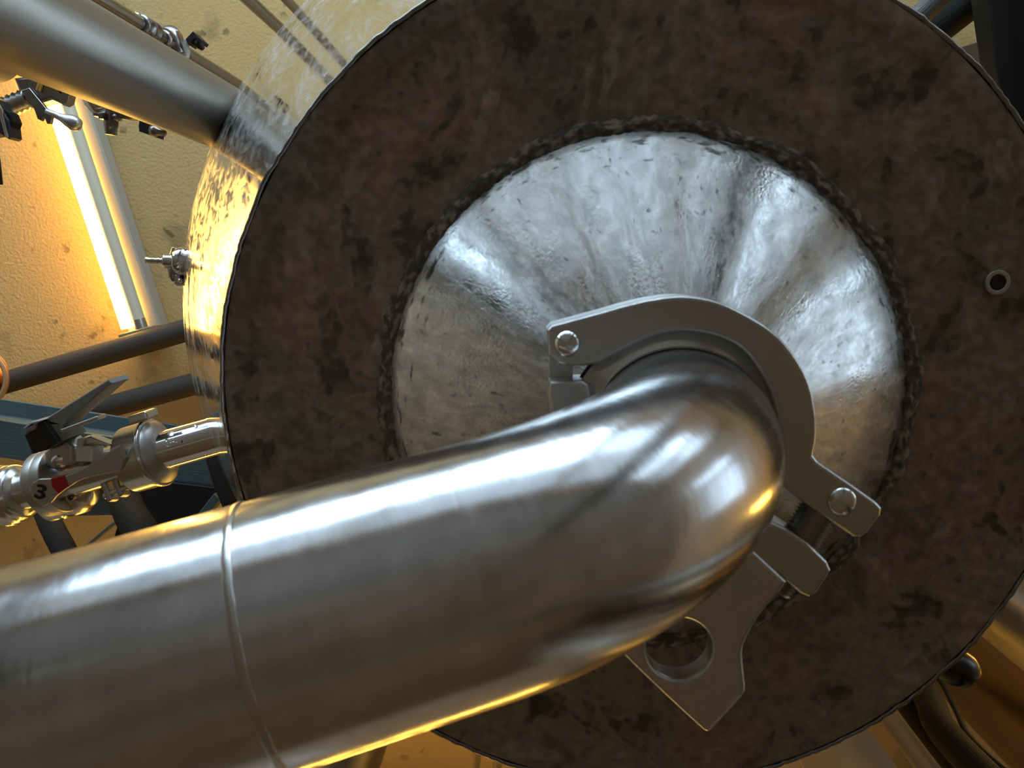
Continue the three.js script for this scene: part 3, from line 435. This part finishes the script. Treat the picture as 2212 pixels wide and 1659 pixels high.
{
  const O = along(QA, QB, 0.2), v = thing('butterfly_valve', 'butterfly valve with grey wedge handle and black grip block', 'valve', O), A = [0, 0, 0], B = [QB[0] - QA[0], 0, QB[2] - QA[2]];
  const pl = (out, y0, y1, b = 0.0015) => plate(out, y0, y1, b).translate(-O[0], -O[1], -O[2]), rel = (a) => [a[0] - O[0], a[1] - O[1], a[2] - O[2]];
  const S = (n, m, pts) => mesh(n, spin(A, B, pts, 56), m, v);
  S('inlet_tube', M.steel, [[0.0255, -0.07], [0.0255, -0.06], [0.0255, 0.03]]);
  S('body', M.cast, [[0.025, 0.024], [0.043, 0.024], [0.0445, 0.026], [0.0445, 0.037], [0.0435, 0.038], [0.0435, 0.039], [0.0445, 0.04], [0.0445, 0.05], [0.043, 0.052], [0.025, 0.052]]);
  S('outlet_tube', M.steel, [[0.0255, 0.05], [0.0255, 0.085], [0.03, 0.088]]);
  mesh('stem', spin(rel([-0.7099, 0.3700, -0.1481]), rel([-0.7190, 0.3650, -0.1325]), [[0.0001, -0.012], [0.018, -0.012], [0.02, -0.004], [0.02, 0.004], [0.016, 0.01], [0.0001, 0.012]], 36), M.steel, v);
  mesh('neck', pl([[-0.7275, -0.1395], [-0.7153, -0.1288], [-0.6947, -0.1205], [-0.6845, -0.1310], [-0.6879, -0.1547], [-0.7173, -0.1626], [-0.7278, -0.1551]], 0.352, 0.385, 0.006), M.cast, v);
  mesh('stop_bracket', pl([[-0.6727, -0.1187], [-0.6641, -0.1174], [-0.6669, -0.1284], [-0.6570, -0.1271], [-0.6526, -0.1326], [-0.6546, -0.1480], [-0.6772, -0.1476]], 0.34, 0.366, 0.002), M.white, v);
  mesh('stop_lever', pl([[-0.6644, -0.1211], [-0.6571, -0.1149], [-0.6307, -0.1251], [-0.6346, -0.1288], [-0.6539, -0.1265], [-0.6630, -0.1260]], 0.342, 0.36, 0.003), M.steel, v);
  const handle = mesh('handle', pl([[-0.7268, -0.0952], [-0.7052, -0.0902], [-0.6187, -0.0387], [-0.6138, -0.0434], [-0.6195, -0.0475], [-0.6419, -0.0660], [-0.6624, -0.0816], [-0.6825, -0.0978], [-0.6836, -0.1033], [-0.6775, -0.1146], [-0.6920, -0.1214], [-0.7015, -0.0950], [-0.7073, -0.0932], [-0.7199, -0.0987]], 0.33, 0.372, 0.002), M.greyPlastic, v);
  mesh('grip_block', pl([[-0.7272, -0.1086], [-0.7140, -0.1025], [-0.7128, -0.0960], [-0.7009, -0.0905], [-0.6846, -0.1184], [-0.6999, -0.1281], [-0.7196, -0.1337]], 0.322, 0.37, 0.001), M.blackPlastic, handle);
  mesh('grip_cap', pl([[-0.7263, -0.0992], [-0.7160, -0.0914], [-0.6973, -0.0883], [-0.7086, -0.0943], [-0.7104, -0.1008], [-0.7229, -0.1068]], 0.318, 0.368, 0.003), M.greyPlastic, handle);
  mesh('trigger', box(rel([-0.6832, 0.3350, -0.1051]), rel([-0.6330, 0.3350, -0.0867]), 0.0052, 0.02, 0.002), M.cast, handle);
}
{
  const O = [-0.7178, 0.3300, -0.1837], v = thing('lever_plate', 'curved steel valve lever stamped 3, with a band of red tape', 'lever', O), pl = (out, y0, y1, b = 0.0012) => plate(out, y0, y1, b).translate(-O[0], -O[1], -O[2]);
  const blade = mesh('blade', pl([[-0.6085, -0.1219], [-0.6236, -0.1304], [-0.6350, -0.1378], [-0.6464, -0.1451], [-0.6579, -0.1525], [-0.6700, -0.1587], [-0.6862, -0.1644], [-0.7041, -0.1676], [-0.7199, -0.1684], [-0.7290, -0.1740], [-0.7329, -0.1826], [-0.7311, -0.1949], [-0.7245, -0.2023], [-0.7161, -0.2034], [-0.7072, -0.1996], [-0.6996, -0.1909], [-0.6911, -0.1846], [-0.6827, -0.1790], [-0.6711, -0.1715], [-0.6555, -0.1653], [-0.6340, -0.1608], [-0.6138, -0.1569], [-0.6064, -0.1399]], 0.33, 0.3365), M.cast, v);
  mesh('red_tape', pl([[-0.7028, -0.1670], [-0.6861, -0.1638], [-0.6819, -0.1772], [-0.6950, -0.1871], [-0.7027, -0.1786]], 0.3285, 0.338, 0.0004), M.red, blade);
  const font = await new FontLoader().loadAsync('fonts/droid/droid_sans_bold.typeface.json');
  const g = new TextGeometry('3', { font, size: 0.019, depth: 0.0012, curveSegments: 8 }); g.computeBoundingBox(); g.translate(-(g.boundingBox.max.x) / 2, -0.0095, 0);
  // read from below: text x towards +x, its top towards +z
  const c = [-0.7194, 0.3296, -0.1848];
  g.rotateZ(-0.35).applyMatrix4(new THREE.Matrix4().makeBasis(new THREE.Vector3(1, 0, 0), new THREE.Vector3(0, 0, 1), new THREE.Vector3(0, -1, 0))).translate(c[0] - O[0], c[1] - O[1], c[2] - O[2]);
  mesh('stamped_number', g, M.black, blade).userData.label = 'stamped number 3';
}
{
  const O = along(QA, QB, 0.28), v = thing('hose_union', 'ribbed steel union at the left edge beyond the stamped lever', 'union', O);
  mesh('nut', spin([0, 0, 0], [QB[0] - QA[0], 0, QB[2] - QA[2]], [[0.024, 0], [0.034, 0.004], [0.038, 0.008], [0.0385, 0.013], [0.037, 0.014], [0.0395, 0.017], [0.041, 0.022], [0.039, 0.023], [0.042, 0.026], [0.042, 0.045], [0.03, 0.05], [0.025, 0.12]], 56), M.steel, v);
}
{
  const O = [-0.7286, 0.4000, -0.2092], v = thing('sight_glass', 'clear brass-tinted sight glass below the stamped lever', 'sight glass', O), a = [-0.7589, 0.4000, -0.2175], b = [-0.6921, 0.4000, -0.2022], d = [b[0] - a[0], 0, b[2] - a[2]], s = [a[0] - O[0], 0, a[2] - O[2]], e = [s[0] + d[0], 0, s[2] + d[2]];
  mesh('body', spin(s, e, [[0.0001, 0], [0.03, 0.0], [0.032, 0.004], [0.032, 0.022], [0.029, 0.024]], 40), M.steel, v);
  mesh('bulb', spin(s, e, [[0.029, 0.022], [0.031, 0.034], [0.029, 0.05], [0.02, 0.062], [0.0001, 0.066]], 40), M.brassSteel, v);
  mesh('screw', spin([[-0.7064, 0.3660, -0.2048][0] - O[0], -0.03, [-0.7064, 0.3660, -0.2048][2] - O[2]], [[-0.7064, 0.3660, -0.2048][0] - O[0], -0.05, [-0.7064, 0.3660, -0.2048][2] - O[2]], [[0.0045, -0.006], [0.0045, 0.002], [0.0025, 0.002], [0.0025, -0.004], [0.0001, -0.004]], 20), M.darkSteel, v);
}

// ---------------------------------------------------------------- blue steelwork, black hoses, coil
{
  const a = [-1.8291, 1.3000, -0.2994], b = [-0.7180, 1.3000, -0.4576], v = thing('blue_beam', 'blue painted steel I-beam passing behind the side valve', 'beam', a), B = [b[0] - a[0], 0, b[2] - a[2]], o = (y) => [[0, y, 0], [B[0], y, B[2]]];
  mesh('lower_flange', box(...o(0), 0.10, 0.012, 0.002), M.blue, v);
  mesh('web', box(...o(0.10), 0.01, 0.2, 0.002), M.blue, v);
  mesh('upper_flange', box(...o(0.2), 0.10, 0.012, 0.002), M.blue, v);
}
single('blue_rail', box([-1.9563, 1.4000, -0.5684], [-1.2013, 1.4000, -0.5405], 0.062, 0.09), M.blue, 'blue steel rail under the ribbed union at the left edge', 'rail');
single('blue_brace', box([-1.0228, 1.2400, -0.6274], [-0.8934, 1.2400, -0.4713], 0.022, 0.05), M.blue, 'slanting blue steel brace beside the tank edge', 'brace');
single('blue_strip', box([-1.2654, 1.2550, -0.6215], [-1.1827, 1.2550, -0.5544], 0.0075, 0.03), M.blue, 'narrow pale blue strip just above the big pipe', 'strip');
single('sheet_metal_screen', plate([[-1.1541, -0.4634], [-1.0619, -0.4500], [-0.8964, -0.4681], [-0.9182, -0.5046], [-0.9696, -0.5392], [-0.9877, -0.6259], [-1.2126, -0.6291], [-1.1776, -0.5393]], 1.27, 1.292, 0.002), M.black, 'black sheet-metal screen between the blue beam and the big pipe', 'screen');
single('rubber_hose', hose([[-0.9232, 0.6200, -0.2828], [-0.8917, 0.5800, -0.3016], [-0.8458, 0.5300, -0.3145], [-0.7924, 0.4800, -0.3432], [-0.7630, 0.4500, -0.3847]], 0.0175), M.rubber, 'black rubber hose hanging under the stamped lever', 'hose', 'black hoses under the side valve');
single('rubber_hose', hose([[-0.8617, 0.7500, -0.2958], [-0.8294, 0.7000, -0.3111], [-0.7836, 0.6400, -0.3248], [-0.7300, 0.5800, -0.3432], [-0.6877, 0.5200, -0.3849]], 0.027), M.rubber, 'wide black rubber hose hanging under the ring clamp', 'hose', 'black hoses under the side valve');
single('strut', hose([[-0.7770, 0.9500, -0.2820], [-0.7512, 0.9200, -0.3342], [-0.7256, 0.9000, -0.3780], [-0.6957, 0.8800, -0.4408]], 0.0165, 40), M.rubber, 'black padded strut beside the lower tank edge', 'strut');
{
  const O = [-1.5312, 1.3000, -0.1861], v = thing('hose_coil', 'coil of straw-coloured hose at the left edge', 'coil', O);
  for (let k = 0; k < 4; k++) { const g = new THREE.TorusGeometry(0.066 - 0.005 * k, 0.0055, 12, 64).rotateX(Math.PI / 2 + 0.12 * (k - 1.5)).rotateY(k).scale(1, 1, 1.08).translate(0.002 * k, 0.006 * k - 0.012, 0.003 * k); mesh('hose_turn', g, k % 2 ? M.copper : M.straw, v); }
  mesh('core', new THREE.CylinderGeometry(0.045, 0.05, 0.05, 40), M.copper, v);
}

// ---------------------------------------------------------------- beyond the lower right edge of the tank
const up2 = (deg, dist, r, y0, y1, seg = 64) => { const a = deg * Math.PI / 180; return moved(lathe([[0.0001, y0], [r, y0], [r, (y0 + y1) / 2], [r, y1], [0.0001, y1]], seg), [-0.0815 + dist * Math.cos(a), 0, 0.097 + dist * Math.sin(a)]); };
{
  const a = -60 * Math.PI / 180, v = thing('storage_tank', 'pale steel upright tank standing behind the lower right edge', 'tank', [-0.0815 + 1.6 * Math.cos(a), FLOOR, 0.097 + 1.6 * Math.sin(a)]);
  mesh('shell', lathe([[0.0001, 0.3], [0.15, 0.3], [0.172, 0.33], [0.172, 1.5], [0.172, 2.7], [0.15, 2.73], [0.0001, 2.74]], 96), M.satin, v);
  mesh('seam_rib', moved(lathe([[0.0001, 0.34], [0.006, 0.34], [0.006, 2.69], [0.0001, 2.69]], 16), [-0.115, 0, 0.128]), M.satin, v);
  for (let k = 0; k < 3; k++) mesh('foot', moved(lathe([[0.0001, 0], [0.02, 0], [0.02, 0.31], [0.0001, 0.31]], 24), [0.12 * Math.cos(k * 2.1), 0, 0.12 * Math.sin(k * 2.1)]), M.satin, v);
}
single('riser_pipe', up2(-51.6, 1.72, 0.03, FLOOR, CEIL), M.satin, 'pale upright riser pipe right of the pale tank', 'pipe');
single('black_hose', hose([[0.95, FLOOR + 0.02, -0.98], [0.82, 0.1, -0.96], [0.7257, 0.9500, -0.8470], [0.7973, 1.1500, -0.9109], [0.8470, 1.4000, -0.9479]], 0.021, 80), M.rubber, 'black hose next to the riser pipe, a chink of ceiling beside it', 'hose', 'black hoses behind the tank');
single('black_hose', hose([[0.86, FLOOR + 0.02, -0.75], [0.72, 0.1, -0.74], [0.6664, 0.7000, -0.7445], [0.7158, 0.8500, -0.7735], [0.7851, 1.0500, -0.8167], [0.8459, 1.3000, -0.8676]], 0.028, 80), M.rubber, 'thick black hose left of the bulb-ended valve', 'hose', 'black hoses behind the tank');
single('thin_cable', hose([[0.93, FLOOR + 0.02, -0.74], [0.86, 0.2, -0.78], [0.7841, 0.8000, -0.8275], [0.8287, 0.9500, -0.8512], [0.8803, 1.1000, -0.8767], [0.9341, 1.3000, -0.9183]], 0.0062, 80), M.black, 'thin black cable beside the thick hose', 'cable');
{
  const O = [0.6268, 0.6200, -0.5702], v = thing('bulb_valve', 'dark bulb-ended valve handle poking out behind the plate', 'valve', O), rel = (a) => [a[0] - O[0], a[1] - O[1], a[2] - O[2]];
  mesh('bulb', spin(rel([0.6106, 0.6200, -0.5605]), rel([0.6737, 0.6200, -0.5827]), [[0.0001, -0.06], [0.016, -0.058], [0.022, -0.03], [0.029, 0.0], [0.031, 0.012], [0.029, 0.03], [0.02, 0.043], [0.008, 0.049], [0.0001, 0.05]], 40), M.blackGloss, v);
  mesh('collar', spin(rel([0.6247, 0.6200, -0.5468]), rel([0.6484, 0.6200, -0.5564]), [[0.0001, -0.02], [0.011, -0.02], [0.012, 0.005], [0.008, 0.012], [0.0001, 0.013]], 32), M.copper, v);
}
single('steel_drum', up2(-40.0, 1.62, 0.175, FLOOR, 1.6, 96), M.brown, 'brownish steel upright drum at the lower right corner', 'drum');
// two slim tubes below the plate
single('slim_tube', up2(-97.1, 1.25, 0.0125, FLOOR, CEIL, 32), M.steel, 'left one of two slim bright tubes at the bottom edge', 'tube', 'slim tubes at the bottom edge');
single('slim_tube', up2(-94.6, 1.25, 0.0125, FLOOR, CEIL, 32), M.steel, 'right one of two slim bright tubes at the bottom edge', 'tube', 'slim tubes at the bottom edge');

// ---------------------------------------------------------------- upper right corner
single('black_sleeve', hose([[1.0513, 1.0000, 0.8766], [0.8710, 0.9800, 0.7044], [0.7453, 0.9800, 0.6028], [0.7017, 1.0200, 0.5635], [0.6576, 1.1000, 0.5203]], 0.029, 60, 24), M.rubber, 'black sleeved hose crossing the upper right corner', 'hose');
single('wrapped_hose', hose([[0.7098, 0.8800, 0.7029], [0.6783, 0.8900, 0.6280], [0.6423, 0.9000, 0.5868], [0.6166, 0.9200, 0.5587], [0.5661, 0.9200, 0.5155]], 0.0205, 60, 24), M.tape, 'grey wrapped hose above the black sleeved hose', 'hose');
single('black_curtain_hose', hose([[0.6285, 0.7000, 0.5941], [0.6512, 0.7000, 0.4928], [0.6717, 0.7000, 0.4098], [0.7043, 0.7000, 0.3037], [0.7438, 0.7000, 0.1727]], 0.026, 60, 24), M.rubber, 'black hose hanging down the right edge', 'hose');
single('black_cabinet', box([0.7541, 0.8000, 0.6537], [0.8591, 0.8000, 0.2261], 0.09, 0.3, 0.006), M.black, 'black box at the right edge behind the hanging hose', 'box');
single('ceiling_girder', box([0.8887, 1.6000, 0.5290], [1.4736, 1.6000, 0.7031], 0.2, 0.14, 0.003), M.girder, 'dark brown girder below the ceiling at upper right', 'girder');

renderer.render(scene, camera);
